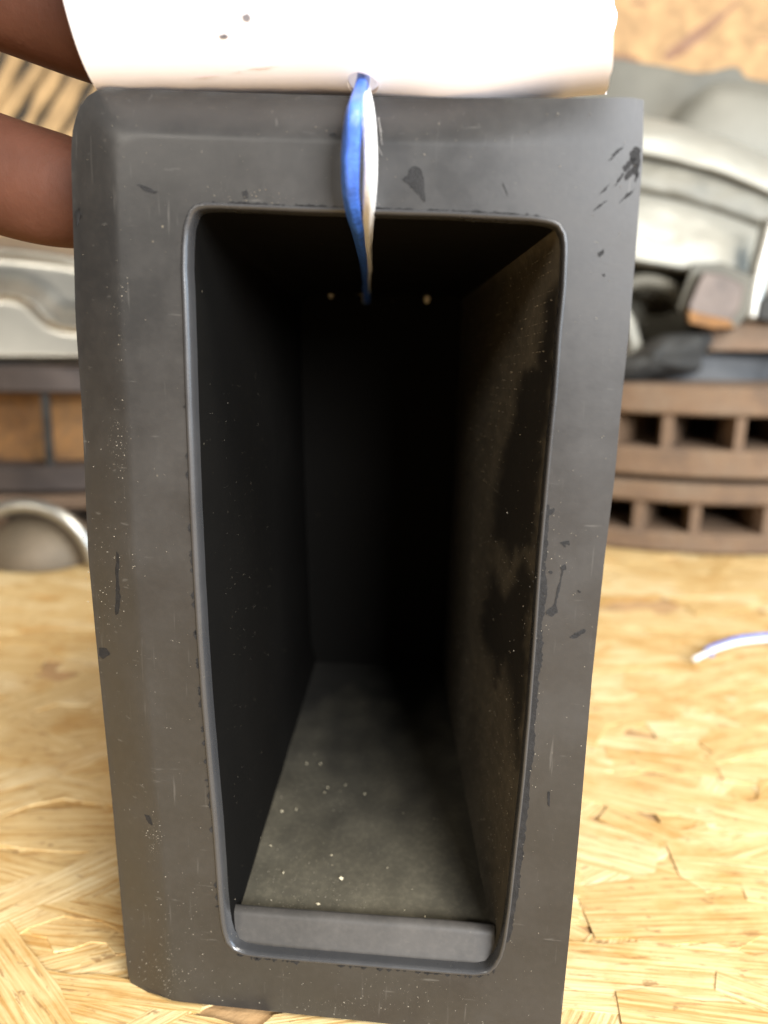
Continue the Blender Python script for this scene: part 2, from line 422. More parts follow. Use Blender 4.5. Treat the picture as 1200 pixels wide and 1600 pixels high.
# floor, dusty, running back from the sill
V = []; fa, fb = [loc(340, 1410, .0056), loc(800, 1446, .0056)], [loc(480, 1040, DP), loc(720, 1040, DP)]
za, zb = loc(366, 1414, .0056).z-.0012, loc(772, 1444, .0056).z-.0012
for r in range(70):
    t = r/69
    for k in range(60):
        q = k/59; x = ((fa[0].x+.0015)*(1-t)+(fb[0].x+.0022)*t)*(1-q)+((fa[1].x-.0015)*(1-t)+(fb[1].x-.0022)*t)*q
        z = (za*(1-q)+zb*q)*(1-t)+(.5*(fb[0].z+fb[1].z))*t
        V.append(Vector((x, .0057+(DP-.0058)*t, z+.00025*noise.noise(Vector((x*150, t*12, 0))))))
def floor_dust_shade(p):
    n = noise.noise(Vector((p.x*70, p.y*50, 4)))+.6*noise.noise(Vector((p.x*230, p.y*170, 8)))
    return max(.04, min(1, (.95-p.y/.085+.35*n-.25*max(0, p.x/.022))))  # dust thins with depth to paint soft shade over the floor's back
mesh_obj('pocket_floor', V, grid(70, 60), M_FLOOR, ROOT, tone=[floor_dust_shade(p) for p in V])
def floor_pt(u, v):
    p0 = Vector((0, .0057, (za+zb)/2)); zB = .5*(fb[0].z+fb[1].z); sl_ = (zB-p0.z)/(DP-.0058)
    lo_, hi_ = .005, DP
    for _ in range(40):
        m = (lo_+hi_)/2
        if loc(u, v, m).z > p0.z+(m-.0057)*sl_: lo_ = m
        else: hi_ = m
    return loc(u, v, lo_)
# pale beads painted in for bright glints at the pocket's back
for (u, v, sx, sz) in ((517, 459, .0007, .0012), (570, 459, .0013, .0007), (667, 467, .0008, .0011)):
    p = loc(u, v, DP-.0012); vv, ff = [], []
    for i in range(5):
        for j in range(8):
            th, ph = math.pi*i/4, 2*math.pi*j/8; r = 1+.25*noise.noise(Vector((i*1.7, j*1.3, u)))
            vv.append((p.x+sx*r*math.sin(th)*math.cos(ph), p.y+.0008*r*math.sin(th)*math.sin(ph), p.z+sz*r*math.cos(th)))
    mesh_obj('glint_bead', vv, grid(5, 8, True), M_CRUMB_GLINT, ROOT)

# ---- scuffs: worn patches lying on the face, given by their outlines
def patch(name, polys, mat, dep, parent=ROOT, jag=0.0, fn=None, kind=None, seed=1):
    V = []; F = []; R = random.Random(seed)
    for poly in polys:
        pts = resample(list(poly)+[poly[0]], max(10, int(len(poly)*4)))[:-1]; b = len(V)
        for (u, v) in pts:
            u += R.uniform(-jag, jag); v += R.uniform(-jag, jag)
            V.append(fn(u, v) if fn else loc(u, v, roll(u, v)-dep))
        F.append(tuple(range(b, len(V))))
    bmv = mesh_obj(name, V, F, mat, parent, False)
    if kind: bmv['kind'] = kind
    return bmv
def streak(u0, v0, u1, v1, w0, w1): 
    dx, dy = u1-u0, v1-v0; l = math.hypot(dx, dy); nx, ny = -dy/l, dx/l; m = ((u0+u1)/2, (v0+v1)/2)
    return [(u0, v0), (m[0]+nx*w0, m[1]+ny*w0), (u1, v1), (m[0]-nx*w1, m[1]-ny*w1)]
SC = [
    [(214, 288), (222, 289), (247, 300), (240, 302), (226, 299)],
    [(628, 280), (636, 274), (640, 262), (650, 259), (658, 264), (662, 278), (663, 300), (665, 316), (661, 314), (655, 305), (646, 296), (636, 286)],
    [(984, 240), (992, 229), (1001, 231), (1001, 256), (993, 262), (986, 252)], [(973, 262), (984, 248), (996, 246), (988, 258), (976, 270)], [(976, 274), (990, 258), (1000, 256), (996, 280), (990, 270), (978, 284)],
    streak(960, 292, 976, 268, 2.5, 2), streak(956, 244, 974, 229, 3, 2.5), streak(950, 252, 962, 242, 1.5, 1), streak(992, 284, 999, 268, 2, 2),
    streak(966, 318, 995, 292, 3, 2), streak(935, 305, 955, 285, 2, 1), streak(925, 330, 950, 312, 2, 1),
    streak(785, 285, 795, 308, 1.5, 1), [(934, 396), (944, 388), (943, 396), (936, 402)], [(940, 428), (946, 427), (944, 433)],
    [(513, 210), (522, 207), (526, 211), (518, 213)], [(377, 300), (386, 296), (388, 308), (380, 310)],
    [(116, 330), (124, 325), (128, 336), (120, 356)],
    [(875, 848), (889, 845), (890, 852), (882, 850), (884, 856)], [(858, 893), (864, 893), (862, 897), (857, 896)],
    [(875, 886), (884, 880), (886, 888), (880, 893), (874, 925), (869, 942), (872, 956), (862, 964), (851, 958), (866, 945), (872, 915), (878, 893)],
    [(889, 996), (898, 990), (914, 983), (916, 987), (906, 993), (898, 998)], [(902, 922), (908, 926), (904, 927)],
    [(154, 1012), (166, 1012), (172, 1022), (160, 1030), (154, 1024)],
    [(182, 862), (186, 866), (184, 905), (188, 935), (184, 962), (179, 960), (181, 920), (180, 888)],
    [(226, 1272), (234, 1276), (238, 1290), (230, 1284)], [(856, 1236), (860, 1238), (859, 1262), (855, 1256)],
    [(848, 800), (868, 794), (866, 800), (858, 806), (850, 820)]]
patch('scuff_marks', SC, M_SCUFF, .00006, jag=.9, kind='stuff')
# ragged worn band beside the right lip and chips beside the left one
R = random.Random(11); band = []
pin = resample(INN[2], 260); edge = []; inner = []
for (u, v) in pin:
    if v < 785 or v > 1475: continue
    a = min(1, (v-785)/120)*min(1, (1475-v)/60)
    wd = (3.0+9*a*(.5+.5*noise.noise(Vector((v*.020, 1, 0))))+5*a*abs(noise.noise(Vector((v*.11, 5, 0))))+R.uniform(0, 2.4))
    edge.append((u+wd, v)); inner.append((u-2, v))
V = [loc(u, v, -.00004) for u, v in edge]+[loc(u, v, -.00004) for u, v in inner]; n = len(edge)
mesh_obj('worn_edge', V, [(k, k+1, n+k+1, n+k) for k in range(n-1)], M_SCUFF, ROOT, False)
chips = []
for (u, v) in resample(INN[0], 240):
    if 560 < v < 1420 and R.random() < (.10 if v < 820 else .30):
        l = R.uniform(3, 16); wd = R.uniform(.8, 3.2); chips.append([(u-3-wd, v), (u-1.5, v-l/2), (u+.5, v), (u-1.5, v+l/2)])
for (u, v) in resample(INN[1], 120): 
    if 330 < u < 850 and R.random() < .5: l = R.uniform(4, 22); chips.append([(u-l/2, v-1), (u, v-R.uniform(1.5, 5)), (u+l/2, v-1), (u, v+1)])
for (u, v) in resample(INN[3], 120):
    if R.random() < .35: l = R.uniform(3, 14); chips.append([(u-l/2, v+2), (u, v+R.uniform(2, 7)), (u+l/2, v+2), (u, v)])
patch('chip_marks', chips, M_SCUFF, .00008, jag=.5, kind='stuff', seed=3)
# less dusty streaks of the right wall
c0 = NS[0]+NS[1]
A0, A1, A2 = FR[c0+8], FR[c0+60], LB[c0+35]
wn = (A1-A0).cross(A2-A0).normalized(); wn = wn if wn.x < 0 else -wn
def wall_pt(u, v):
    lo_, hi_ = .0023, DP
    for _ in range(40):
        m = (lo_+hi_)/2
        if (loc(u, v, m)-A0).dot(wn) > 0: lo_ = m
        else: hi_ = m
    return loc(u, v, lo_)+wn*.00035
# ---- crumbs and dust, real grains
def grains(name, pts, mat, parent, seed):
    R = random.Random(seed); V = []; F = []
    for p, s in pts:
        b = len(V); q = Matrix.Rotation(R.uniform(0, 6.28), 3, Vector((R.random()-.5, R.random()-.5, R.random()+.1)).normalized())
        for d in ((1.3, 0, 0), (-1.1, .2, 0), (0, .8, .1), (.1, -.9, 0), (0, 0, .55), (0, .1, -.55)): V.append(p+q @ (Vector(d)*s*R.uniform(.7, 1.2)))
        for a, c in ((0, 2), (2, 1), (1, 3), (3, 0)): F += [(b+a, b+c, b+4), (b+c, b+a, b+5)]
    o = mesh_obj(name, V, F, mat, parent, False); o['kind'] = 'stuff'; return o
R = random.Random(21); big = []; small = []
for (u, v, s) in ((533, 1373, 5.5), (443, 1364, 4.5), (497, 1413, 6), (643, 1391, 4), (706, 1354, 4.5), (507, 1239, 4), (512, 1231, 3.5), (479, 1193, 4), (501, 1194, 4), (440, 1268, 4), (405, 1310, 3.5), (570, 1241, 3), (632, 1424, 3.5), (664, 1433, 4), (705, 1432, 3), (423, 1322, 3), (463, 1265, 2.5), (518, 1337, 3), (605, 1357, 3), (540, 1227, 3)):
    p = floor_pt(u, v)+Vector((0, 0, .0001)); big.append((p, s*.000075))
for _ in range(900):
    u, v = R.uniform(395, 750), 1420-330*R.random()**1.6
    if u < 385+(1400-v)*.30 or u > 760-(1430-v)*.17: continue
    small.append((floor_pt(u, v)+Vector((0, 0, .00004)), R.uniform(.5, 1.0)*(1+1.6*R.random()**4)*.00006))
for _ in range(1900):                                             # right wall
    i = NS[0]+NS[1]+R.randrange(2, NS[2]-1); p = FR[i].lerp(LB[i], .03+.85*R.random()**1.7)
    if wall_dust_shade(p) < .3*R.random(): continue
    small.append((p+Vector((-.00008, 0, 0)), R.uniform(.5, 1.0)*(1+1.8*R.random()**4)*.00007))
grains('dust_crumbs', big, M_CRUMB_GLINT, ROOT, 1)
for _ in range(220):                                             # left wall, sparse
    v = R.uniform(560, 1330); u = 318+(v-560)*.05+R.random()*80; 
    lam = R.uniform(.05, .5); i = int(10+R.random()*45); small.append((FR[i].lerp(LB[i], lam)+Vector((.0002, 0, 0)), R.uniform(.4, 1.3)*.00004))
grains('dust_grains', small, M_DUST, ROOT, 2)
fp = []
for _ in range(520):
    t = R.random(); i = R.randrange(NL); (a, b), (c_, d_) = LO[i], LI[i]; t = .04+.92*t
    u, v = a+(c_-a)*t, b+(d_-b)*t; fp.append((loc(u, v, roll(u, v)-.00004), R.choice((.5, .6, .8, 1.0, 1.5))*.00006))
for (cu, cv, su, sv, n) in ((255, 1525, 20, 22, 70), (240, 1310, 8, 18, 30), (300, 1440, 45, 40, 45), (170, 900, 25, 60, 60), (185, 700, 10, 30, 35), (540, 1575, 60, 10, 45), (860, 900, 25, 70, 40), (380, 305, 40, 8, 25), (640, 1545, 90, 15, 30), (190, 480, 5, 40, 18), (835, 1180, 8, 60, 20)):
    for _ in range(n*5):
        u, v = R.gauss(cu, su), R.gauss(cv, sv)
        if u < 125: continue
        fp.append((loc(u, v, roll(u, v)-.00003), R.choice((.18, .2, .2, .22, .25, .25, .3, .3, .35, .4, .5, .7, 1.0, 1.6))*.00007))
grains('dust_specks', [(p, s) for p, s in fp if p.z > .001], M_DUST, ROOT, 5)

# ------------------------------------------------------------------ flattened white card tube resting on the panel
TY, TZ, TA, TB = .0065, 0, .0135, .023
zb_ = loc(500, 146, TY).z
xa, xb = loc(163, 138, TY).x, loc(951, 146, TY).x
TUBE = tag(bpy.data.objects.new('card_tube', None), 'white flattened card tube with a small hole resting on the black panel', 'tube'); C.objects.link(TUBE)
TUBE.empty_display_size = .01; TUBE.rotation_euler = (0, 0, -YAW)
hx = loc(562, 133, TY-.006).x
NA, NC = 150, 96
def tube_pt(x, th, off=0.0):
    sag = .0
    f = (x-xa)/(xb-xa)
    sag = -.0017*math.exp(-((f-.70)/.15)**2)+.0004*max(0, (f-.80)/.2)**1.5-.0004
    low = max(0, -math.sin(th))
    a, b = TA-off, TB-off
    y = TY+a*math.cos(th); z = zb_+TB+b*math.sin(th)+sag*low**3
    return Vector((x, y, z))
def tube_x(k, th):
    f = k/(NA-1)
    e = .0010*noise.noise(Vector((math.cos(th)*2.2, math.sin(th)*5, 4)))+.0003*noise.noise(Vector((math.cos(th)*6, math.sin(th)*9, 9)))
    return xa+(xb-xa)*f+(-.0003+.0022*math.cos(th))*max(0, (f-.85)/.15)+e*max(0, (f-.93)/.07)
# hole found on the lower front surface
best = min((abs(loc(562, 134, tube_pt(hx, th).y).z-tube_pt(hx, th).z), th) for th in [math.pi+math.pi/2*k/400 for k in range(400)])
hth = best[1]; HC = tube_pt(hx, hth); HR = .0020
V = []; F = []
for s, off in ((0, 0), (1, .0007)):
    for k in range(NA):
        for j in range(NC):
            th = 2*math.pi*j/NC; V.append(tube_pt(tube_x(k, th), th, off))
outer = grid(NA, NC, True)
F = outer+[tuple(i+NA*NC for i in f)[::-1] for f in outer]
for e in (0, NA-1):
    for j in range(NC):
        a, b = e*NC+j, e*NC+(j+1) % NC; F.append((a, b, b+NA*NC, a+NA*NC))
tb = fix_normals(mesh_obj('card_wall', V, F, [M_PAPER, M_CARDIN], TUBE))
tx = Vector((1, 0, 0)); tz = (tube_pt(hx, hth+.02)-tube_pt(hx, hth-.02)).normalized()
if tz.z < 0: tz = -tz
nout = tz.cross(tx); nout = nout if nout.y < 0 else -nout
cv = []
for dn in (.004, -.004):
    for k in range(40):
        an = 2*math.pi*k/40; r = HR*(1+.06*math.sin(3*an+1)); cv.append(HC+tx*r*math.cos(an)+tz*r*math.sin(an)+nout*dn)
ct = fix_normals(mesh_obj('cutter', cv, grid(2, 40, True)+[tuple(range(40))[::-1], tuple(range(40, 80))], [M_CARDIN], TUBE, False))
bo = tb.modifiers.new('b', 'BOOLEAN'); bo.object = ct; bo.operation = 'DIFFERENCE'; bo.solver = 'EXACT'; bo.material_mode = 'TRANSFER'
bpy.context.view_layer.update()
me = bpy.data.meshes.new_from_object(tb.evaluated_get(bpy.context.evaluated_depsgraph_get()))
tb.modifiers.clear(); tb.data = me; bpy.data.objects.remove(ct)
sharp(tb, 50)
def on_tube(u, v, out=.00008):
    b = min(((abs(loc(u, v, tube_pt(hx, th).y).z-tube_pt(loc(u, v, tube_pt(hx, th).y).x, th).z), th) for th in [math.pi+math.pi/2*k/600 for k in range(600)]))
    th = b[1]; q = loc(u, v, tube_pt(hx, th).y); p = tube_pt(q.x, th); return p+nout*out
patch('pencil_mark', [[(378, 24), (386, 20), (393, 27), (388, 34), (380, 31)]], M_PENCIL, 0, TUBE, .6, on_tube)
patch('pencil_mark', [[(342, 55), (350, 52), (358, 55), (353, 60), (345, 60)]], M_PENCIL, 0, TUBE, .6, on_tube, seed=4)
patch('pink_mark', [streak(300, 121, 350, 116, 1.5, 1), streak(380, 108, 440, 101, 2, 2), streak(360, 112, 385, 108, 1, 1)], M_PINK, 0, TUBE, .5, on_tube)

# ------------------------------------------------------------------ blue and white twisted wire out of the hole into the pocket
WIRE = thing('twisted_wire', 'blue and white twisted wire hanging from the tube hole down into the pocket', 'wire', (0, 0, 0), -YAW)
def strand(name, pts, mat, parent, lobes, fl=.09):
    P_ = []
    for (u, v, dp, r) in pts: P_.append((*loc(u, v, dp), r))
    L_ = smooth_line(P_, 90)
    v, f = tube_mesh([q[:3] for q in L_], [q[3] for q in L_], 20, fl, lobes, .16)
    return mesh_obj(name, v, f, mat, parent)
hy = HC.y
strand('blue_strand', [(567, 112, hy+.006, .0008), (567, 127, hy+.0006, .00085), (562, 146, hy-.002, .0009), (555, 172, -.0078, .00098), (550, 215, -.0072, .00105), (548, 262, -.006, .00108), (549, 305, -.0035, .00105), (554, 335, .0006, .00102), (559, 352, .0045, .001), (563, 370, .0125, .001), (566, 386, .022, .001), (569, 407, .037, .00095), (571, 427, .056, .00095), (572, 448, .076, .0009), (573, 470, .0878, .0009)], M_BLUE, WIRE, 5)
strand('white_strand', [(570, 113, hy+.007, .0007), (570, 129, hy+.0022, .0007), (571, 150, hy-.0004, .0008), (574, 172, -.0068, .0008), (578, 215, -.0064, .00082), (579, 262, -.0052, .00084), (577, 305, -.003, .00084), (575, 335, .001, .0008), (574, 352, .005, .0008), (574, 370, .013, .0008), (573, 386, .0225, .0008), (575, 407, .0375, .0008), (576, 427, .0565, .0008), (574, 448, .0765, .0008), (571, 470, .0878, .0008)], M_WHITE, WIRE, 6)

V, F = [], []; R = random.Random(8)
for k in range(12):
    v0 = R.uniform(180, 400); t0 = (v0-300)/100; u0 = 584-8*t0+R.uniform(-4, 3); dep = -.003+.03*max(0, t0-.3)**1.4; L0 = R.uniform(14, 40); sx = R.uniform(-.3, .9)
    pth = [tuple(loc(u0+sx*8*f+R.uniform(-1.2, 1.2), v0+L0*f, dep+.004*f)) for f in (0, .33, .66, 1)]
    v_, f_ = tube_mesh(smooth_line(pth, 8), [.000022]*8, 5); b_ = len(V); V += v_; F += [tuple(i+b_ for i in q) for q in f_]
mesh_obj('fibres', V, F, M_WHITE, WIRE)['kind'] = 'stuff'
# offcut of the same wire on the bench
OFF = thing('wire_offcut', 'short blue and white wire offcut lying curved on the bench right of the panel', 'wire', bench(1090, 1028))
def off(name, du, dv, mat, r, end=0):
    pts = [(1084+end, 1028), (1098, 1021), (1120, 1011), (1150, 1002), (1180, 998), (1215, 996), (1260, 998), (1300, 1006)]
    L_ = [bench(u+du, v+dv, .0012+r)-OFF.location for u, v in pts]
    L_ = smooth_line([tuple(q) for q in L_], 60); v, f = tube_mesh(L_, [r]*60, 12, .06, 5, .2)
    return mesh_obj(name, v, f, mat, OFF)
off('white_strand', 0, 2.5, M_WHITE, .00085); off('blue_strand', 4, -4.5, M_BLUE, .00075, 26)

# ------------------------------------------------------------------ brake rotors
def rotor(name, label, at, R, t, gap, nv, mat, mvane, group, hat_r, hat_h, hat_mat, rz=0, core=None, inner=.56):
    o = thing(name, label, 'brake rotor', at, rz, group)
    ri = R*inner; ch = .0015
    def plate(z0, z1):
        pr = [(ri, z0), (R-ch, z0), (R, z0+ch), (R, z1-ch), (R-ch, z1), (ri, z1), (ri, z0)]
        v, f = lathe(pr, 128); return sharp(fix_normals(mesh_obj('friction_plate', v, f, mat, o)))
    tp = (t-gap)/2
    plate(0, tp); plate(t-tp, t)
    me = None
    for k in range(nv):
        a = 2*math.pi*k/nv
        if me is None:
            vv = []; m = 10
            for i in range(m):
                f = i/(m-1); r = R-.003-(R*.40 if not core else R*.05)*f; ww = (.0046 if i else .003)*(1-.25*f)*(.36 if core else 1); ang = 0 if core else .22*f*f
                for z in (tp-.0006, t-tp+.0006):
                    for s in (-1, 1): vv.append((r*math.cos(ang)-s*ww*math.sin(ang), r*math.sin(ang)+s*ww*math.cos(ang), z))
            ff = []
            for i in range(m-1):
                b = 4*i; ff += [(b, b+2, b+6, b+4), (b+1, b+5, b+7, b+3)]
            ff += [(0, 1, 3, 2), (4*m-4, 4*m-2, 4*m-1, 4*m-3)]
            v = fix_normals(mesh_obj('vane', vv, ff, mvane, o, False)); me = v.data
        else:
            v = bpy.data.objects.new('vane', me); C.objects.link(v); v.parent = o
        v.rotation_euler = (0, 0, a+(0 if core else .035*math.sin(k*2.7+t*900))); v.scale = (1, 1+.25*math.sin(k*1.9+1), 1)
    v, f = lathe([(ri+.002, t-.001), (hat_r, t-.0008), (hat_r, t+hat_h-.003), (hat_r-.003, t+hat_h), (.032, t+hat_h), (.032, t-.004), (ri+.002, t-.004)], 96)
    sharp(fix_normals(mesh_obj('hat', v, f, hat_mat, o)))
    if core:
        v, f = lathe([(ri+.001, tp), (ri+.001, t-tp)], 96); mesh_obj('core_wall', v, f, core, o)
    return o
e = bench(1075, 868); RR = .155; rc = Vector((e.x+.02, e.y+RR, 0))
z1 = onY(1075, 753, e.y).z; z2 = onY(1075, 603, e.y).z
rotor('brake_rotor', 'rusty vented brake rotor lying on the bench, lower one of the right stack', (rc.x, rc.y, .0005), RR, z1-.002, (z1)*.40, 26, M_RUST, M_RUST, 'rusty rotors stacked behind the panel', .075, .0015, M_RUSTD, .03)
rotor('brake_rotor', 'rusty vented brake rotor on top of the right stack, under the bright metal casting', (rc.x, rc.y, z1+.0016), RR, z2-z1-.002, (z2-z1)*.36, 26, M_RUST, M_RUST, 'rusty rotors stacked behind the panel', .085, .016, M_HAT, .135)
e2 = bench(40, 880); rl = Vector((e2.x-.03, e2.y+.03+.13, 0))
yl = rl.y-.13
zz = [onY(40, v, yl).z for v in (772, 736, 622, 571)]
rotor('brake_rotor', 'dark rusty brake rotor lying on the bench at left, behind the small metal dome', (rl.x, rl.y, .0005), .13, zz[0]-.002, zz[0]*.35, 24, M_RUSTD, M_RUSTD, 'rusty rotors stacked behind the panel', .07, .001, M_RUSTD)
o = rotor('brake_rotor', 'thick brown rotor with orange rust in its gap, under the silver pressed pan', (rl.x, rl.y, zz[0]), .13, zz[3]-zz[0], zz[1]-zz[2] if zz[1] > zz[2] else zz[2]-zz[1], 11, M_VIOLET, M_GRIME_SHADE, 'rusty rotors stacked behind the panel', .07, .001, M_RUSTD, -1.34, M_RUSTO, .83)

# small metal dome in front of the left stack
dc = bench(52, 882); dr = onY(150, 870, dc.y).x-onY(52, 870, dc.y).x; dh = onY(52, 779, dc.y).z
DOME = thing('dome_cap', 'small tarnished brown metal dome with a bright silver strap over it at left', 'metal cap', (dc.x, dc.y+dr*.4, .0005))
pr = [(dr*.86, 0)]+[(dr*.86*math.cos(a), dh*.72*math.sin(a)) for a in [k*math.pi/2/14 for k in range(1, 14)]]+[(.0002, dh*.72)]
v, f = lathe(pr, 64); fix_normals(mesh_obj('cap_body', v, f, M_DOME, DOME))
ap = [(dr*1.0*math.cos(math.pi*k/40), -dr*.5, max(.003, dh*.90*math.sin(math.pi*k/40))) for k in range(41)]
v, f = tube_mesh(ap, [.0034]*41, 14); mesh_obj('rim_strap', v, f, M_STEEL, DOME)

# ------------------------------------------------------------------ silver pressed pan on the left rotor
PY = yl+.012
PAN = thing('pressed_pan', 'silver pressed steel pan with a wavy embossed ridge standing on the left rotor', 'metal pan', (onY(0, 571, PY).x, PY, zz[3]))
S1 = smooth_line([(-260, 470), (-150, 462), (-60, 460), (0, 460), (25, 462), (49, 473), (70, 494), (87, 506), (119, 512), (170, 514), (300, 516)], 90)
def top_v(u): return 366+max(0, u)*.10+max(0, u-40)**2*.0006+max(0, -u-60)*.05
V = []; NU, NV = 110, 70
for i in range(NU):
    u = -260+i*520/(NU-1)
    for j in range(NV):
        q = j/(NV-1); v = top_v(u)+(557-top_v(u))*q
        dd = min(range(len(S1)), key=lambda k: (S1[k][0]-u)**2+(S1[k][1]-v)**2); a = S1[dd]
        dist = math.hypot(a[0]-u, a[1]-v)*(1 if v < a[1] else -1)            # above the crease positive
        x = min(1, max(0, (dist+4)/46)); st = x*x*(3-2*x)
        dep = -.011*(1-st)-.004*math.exp(-((dist-2)/7)**2)
        tl = (v-top_v(u))
        dep += .016*max(0, 1-tl/26)**2-.004*math.exp(-((tl-24)/10)**2)
        dep += .06*(1-q)*.35
        V.append(onY(u, v, PY+dep)-PAN.location)
NVt = len(V)
for p in V[:NVt]: V.append(p+Vector((0, .0022, -.0004)))
F = grid(NU, NV); F2 = [tuple(k+NVt for k in f)[::-1] for f in F]; F = F+F2
for i in range(NU-1):
    for j in (0, NV-1): a, b = i*NV+j, (i+1)*NV+j; F.append((a, b, b+NVt, a+NVt))
for j in range(NV-1):
    for i in (0, NU-1): a, b = i*NV+j, i*NV+j+1; F.append((a, b, b+NVt, a+NVt))
GL = [tuple(onY(u, 561, PY-.004)-PAN.location) for u in (-260, -100, 0, 100, 260)]
v_, f_ = tube_mesh(GL, [.0026]*5, 10); mesh_obj('shade_strip', v_, f_, M_GRIME_SHADE, PAN)  # black strip standing in for the shadow gap under the pan
fix_normals(mesh_obj('pan_shell', V, F, M_STEEL, PAN))

# ------------------------------------------------------------------ bright casting on the right rotors
KY = e.y+.085
KN = thing('hub_casting', 'bright cast metal hub with curved bands and a square boss above the right rotors', 'car part', (onY(1090, 560, KY).x, KY, z2+.016))
def arc(t): return .15*t+.00075*t*t if t > 0 else .12*t
def sheet(name, u0, u1, rows, mat, topfn=None, nu=60, thick=.006):
    """a curved band: rows = (v at u 1000, distance behind KY)"""
    V = []; rows_ = smooth_line(rows, 46)
    for i in range(nu):
        u = u0+(u1-u0)*i/(nu-1)
        for j, (v, dp) in enumerate(rows_):
            vv = v+arc(u-1000)
            if topfn: vv = max(vv, topfn(u)) if j < 46 else vv
            V.append(onY(u, vv, KY+dp+.0028*noise.noise(Vector((u*.013, vv*.02, 1)))+.0008*noise.noise(Vector((u*.05, vv*.06, 5))))-KN.location)
    n = len(V); m = 46
    for p in V[:n]: V.append(p+Vector((0, thick, 0)))
    F = grid(nu, m); F += [tuple(k+n for k in f)[::-1] for f in F]
    for i in range(nu-1):
        for j in (0, m-1): a, b = i*m+j, (i+1)*m+j; F.append((a, b, b+n, a+n))
    for j in range(m-1):
        for i in (0, nu-1): a, b = i*m+j, i*m+j+1; F.append((a, b, b+n, a+n))
    return fix_normals(mesh_obj(name, V, F, mat, KN))
tf = smooth_line([(880, 78), (955, 90), (975, 92), (1000, 98), (1040, 104), (1075, 112), (1110, 112), (1150, 104), (1165, 120), (1200, 128), (1260, 140), (1330, 175), (1400, 240)], 200)
def topf(u): return min(tf, key=lambda q: abs(q[0]-u))[1]
sheet('back_shield', 890, 1395, [(60, .055), (130, .052), (200, .045), (300, .04), (420, .04), (520, .045)], M_ALUD, topf)
lobe = smooth_line([(1042, 200), (1075, 160), (1110, 132), (1150, 128), (1200, 140), (1270, 170), (1330, 230), (1345, 300)], 40)
V = []; n = len(lobe)
for (u, v) in lobe: V.append(onY(u, v, KY+.034)-KN.location)
for (u, v) in lobe: V.append(onY(1180+(u-1180)*.86, 260+(v-260)*.80, KY+.026)-KN.location)
for (u, v) in lobe: V.append(onY(1180+(u-1180)*.5, 290+(v-260)*.1, KY+.03)-KN.location)
mesh_obj('rear_lobe', V, grid(3, n), M_ALU, KN)
sheet('upper_band', 900, 1400, [(181, .032), (184, .020), (192, .012), (206, .006), (224, .003), (240, .003), (246, .012)], M_BRIGHT)
sheet('middle_band', 900, 1400, [(243, .014), (250, .006), (270, .002), (290, .001), (300, .004), (304, .009)], M_ALU)
sheet('lower_band', 890, 1400, [(298, .010), (306, .002), (330, -.006), (365, -.013), (395, -.016), (410, -.014), (418, .004)], M_BRIGHT)
# recessed hollow under the bands with its curved lip
hol = smooth_line([(978, 408), (1010, 415), (1042, 430), (1075, 448), (1098, 470), (1100, 500), (1085, 525), (1040, 540), (990, 545), (960, 530)], 40)
V = [onY(u, v, KY-.004)-KN.location for u, v in hol]+[onY(1030+(u-1030)*.9, 480+(v-480)*.85, KY+.012)-KN.location for u, v in hol]+[onY(1030+(u-1030)*.3, 480+(v-480)*.2, KY+.016)-KN.location for u, v in hol]
mesh_obj('hollow', V, grid(3, 40, True), M_ALU, KN)
L_ = smooth_line([tuple(onY(u, v, KY-.010)-KN.location) for u, v in ((960, 452), (1000, 440), (1035, 445), (1060, 462), (1072, 480))], 30)
v, f = tube_mesh(L_, [.0042]*30, 12); mesh_obj('curved_rib', v, f, M_ALUD, KN)
L_ = smooth_line([tuple(onY(u, v, KY-.018)-KN.location) for u, v in ((962, 480), (978, 500), (985, 520), (990, 548), (975, 570))], 30)
v, f = tube_mesh(L_, [.0045]*30, 12); mesh_obj('bright_rib', v, f, M_BRIGHT, KN)
# square boss
def prism(name, front, y0, y1, mat, shrink=.9, sv=0):
    cu = sum(q[0] for q in front)/len(front); cv = sum(q[1] for q in front)/len(front); n = len(front)
    V = [onY(cu+(u-cu)*shrink, cv+(v-cv)*shrink, y0)-KN.location for u, v in front]+[onY(u, v, y0+.002)-KN.location for u, v in front]+[onY(u, v+sv, y1)-KN.location for u, v in front]
    F = [tuple(range(n))]+[(a+k, a+(k+1) % n, a+n+(k+1) % n, a+n+k) for a in (0, n) for k in range(n)]+[tuple(range(2*n, 3*n))]
    return fix_normals(mesh_obj(name, V, F, mat, KN, False))
M_NUT = simple('rusted_steel', (.115, .088, .072), .6, .2, .3, 60, .3)
prism('boss_collar', [(1082, 412), (1128, 410), (1178, 432), (1168, 492), (1146, 516), (1070, 500), (1058, 482)], KY-.036, KY+.01, M_ALUD, .97)
prism('square_boss', [(1098, 425), (1130, 428), (1164, 446), (1156, 482), (1140, 508), (1080, 490), (1074, 478)], KY-.045, KY+.01, M_NUT, .93)
prism('boss_foot', [(1072, 484), (1140, 500), (1150, 512), (1120, 514), (1075, 505)], KY-.047, KY+.01, M_RUSTO, .9)
L_ = [tuple(onY(u, v, KY-.028)-KN.location) for u, v in ((1172, 500), (1176, 470), (1184, 430), (1196, 385), (1206, 345))]
v, f = tube_mesh(smooth_line(L_, 24), [.0055]*24, 16); mesh_obj('round_stud', v, f, M_STEEL, KN)
prism('side_block', [(1186, 470), (1230, 440), (1290, 440), (1290, 500), (1210, 505), (1180, 498)], KY-.035, KY+.01, M_GRIME_SHADE, .92)
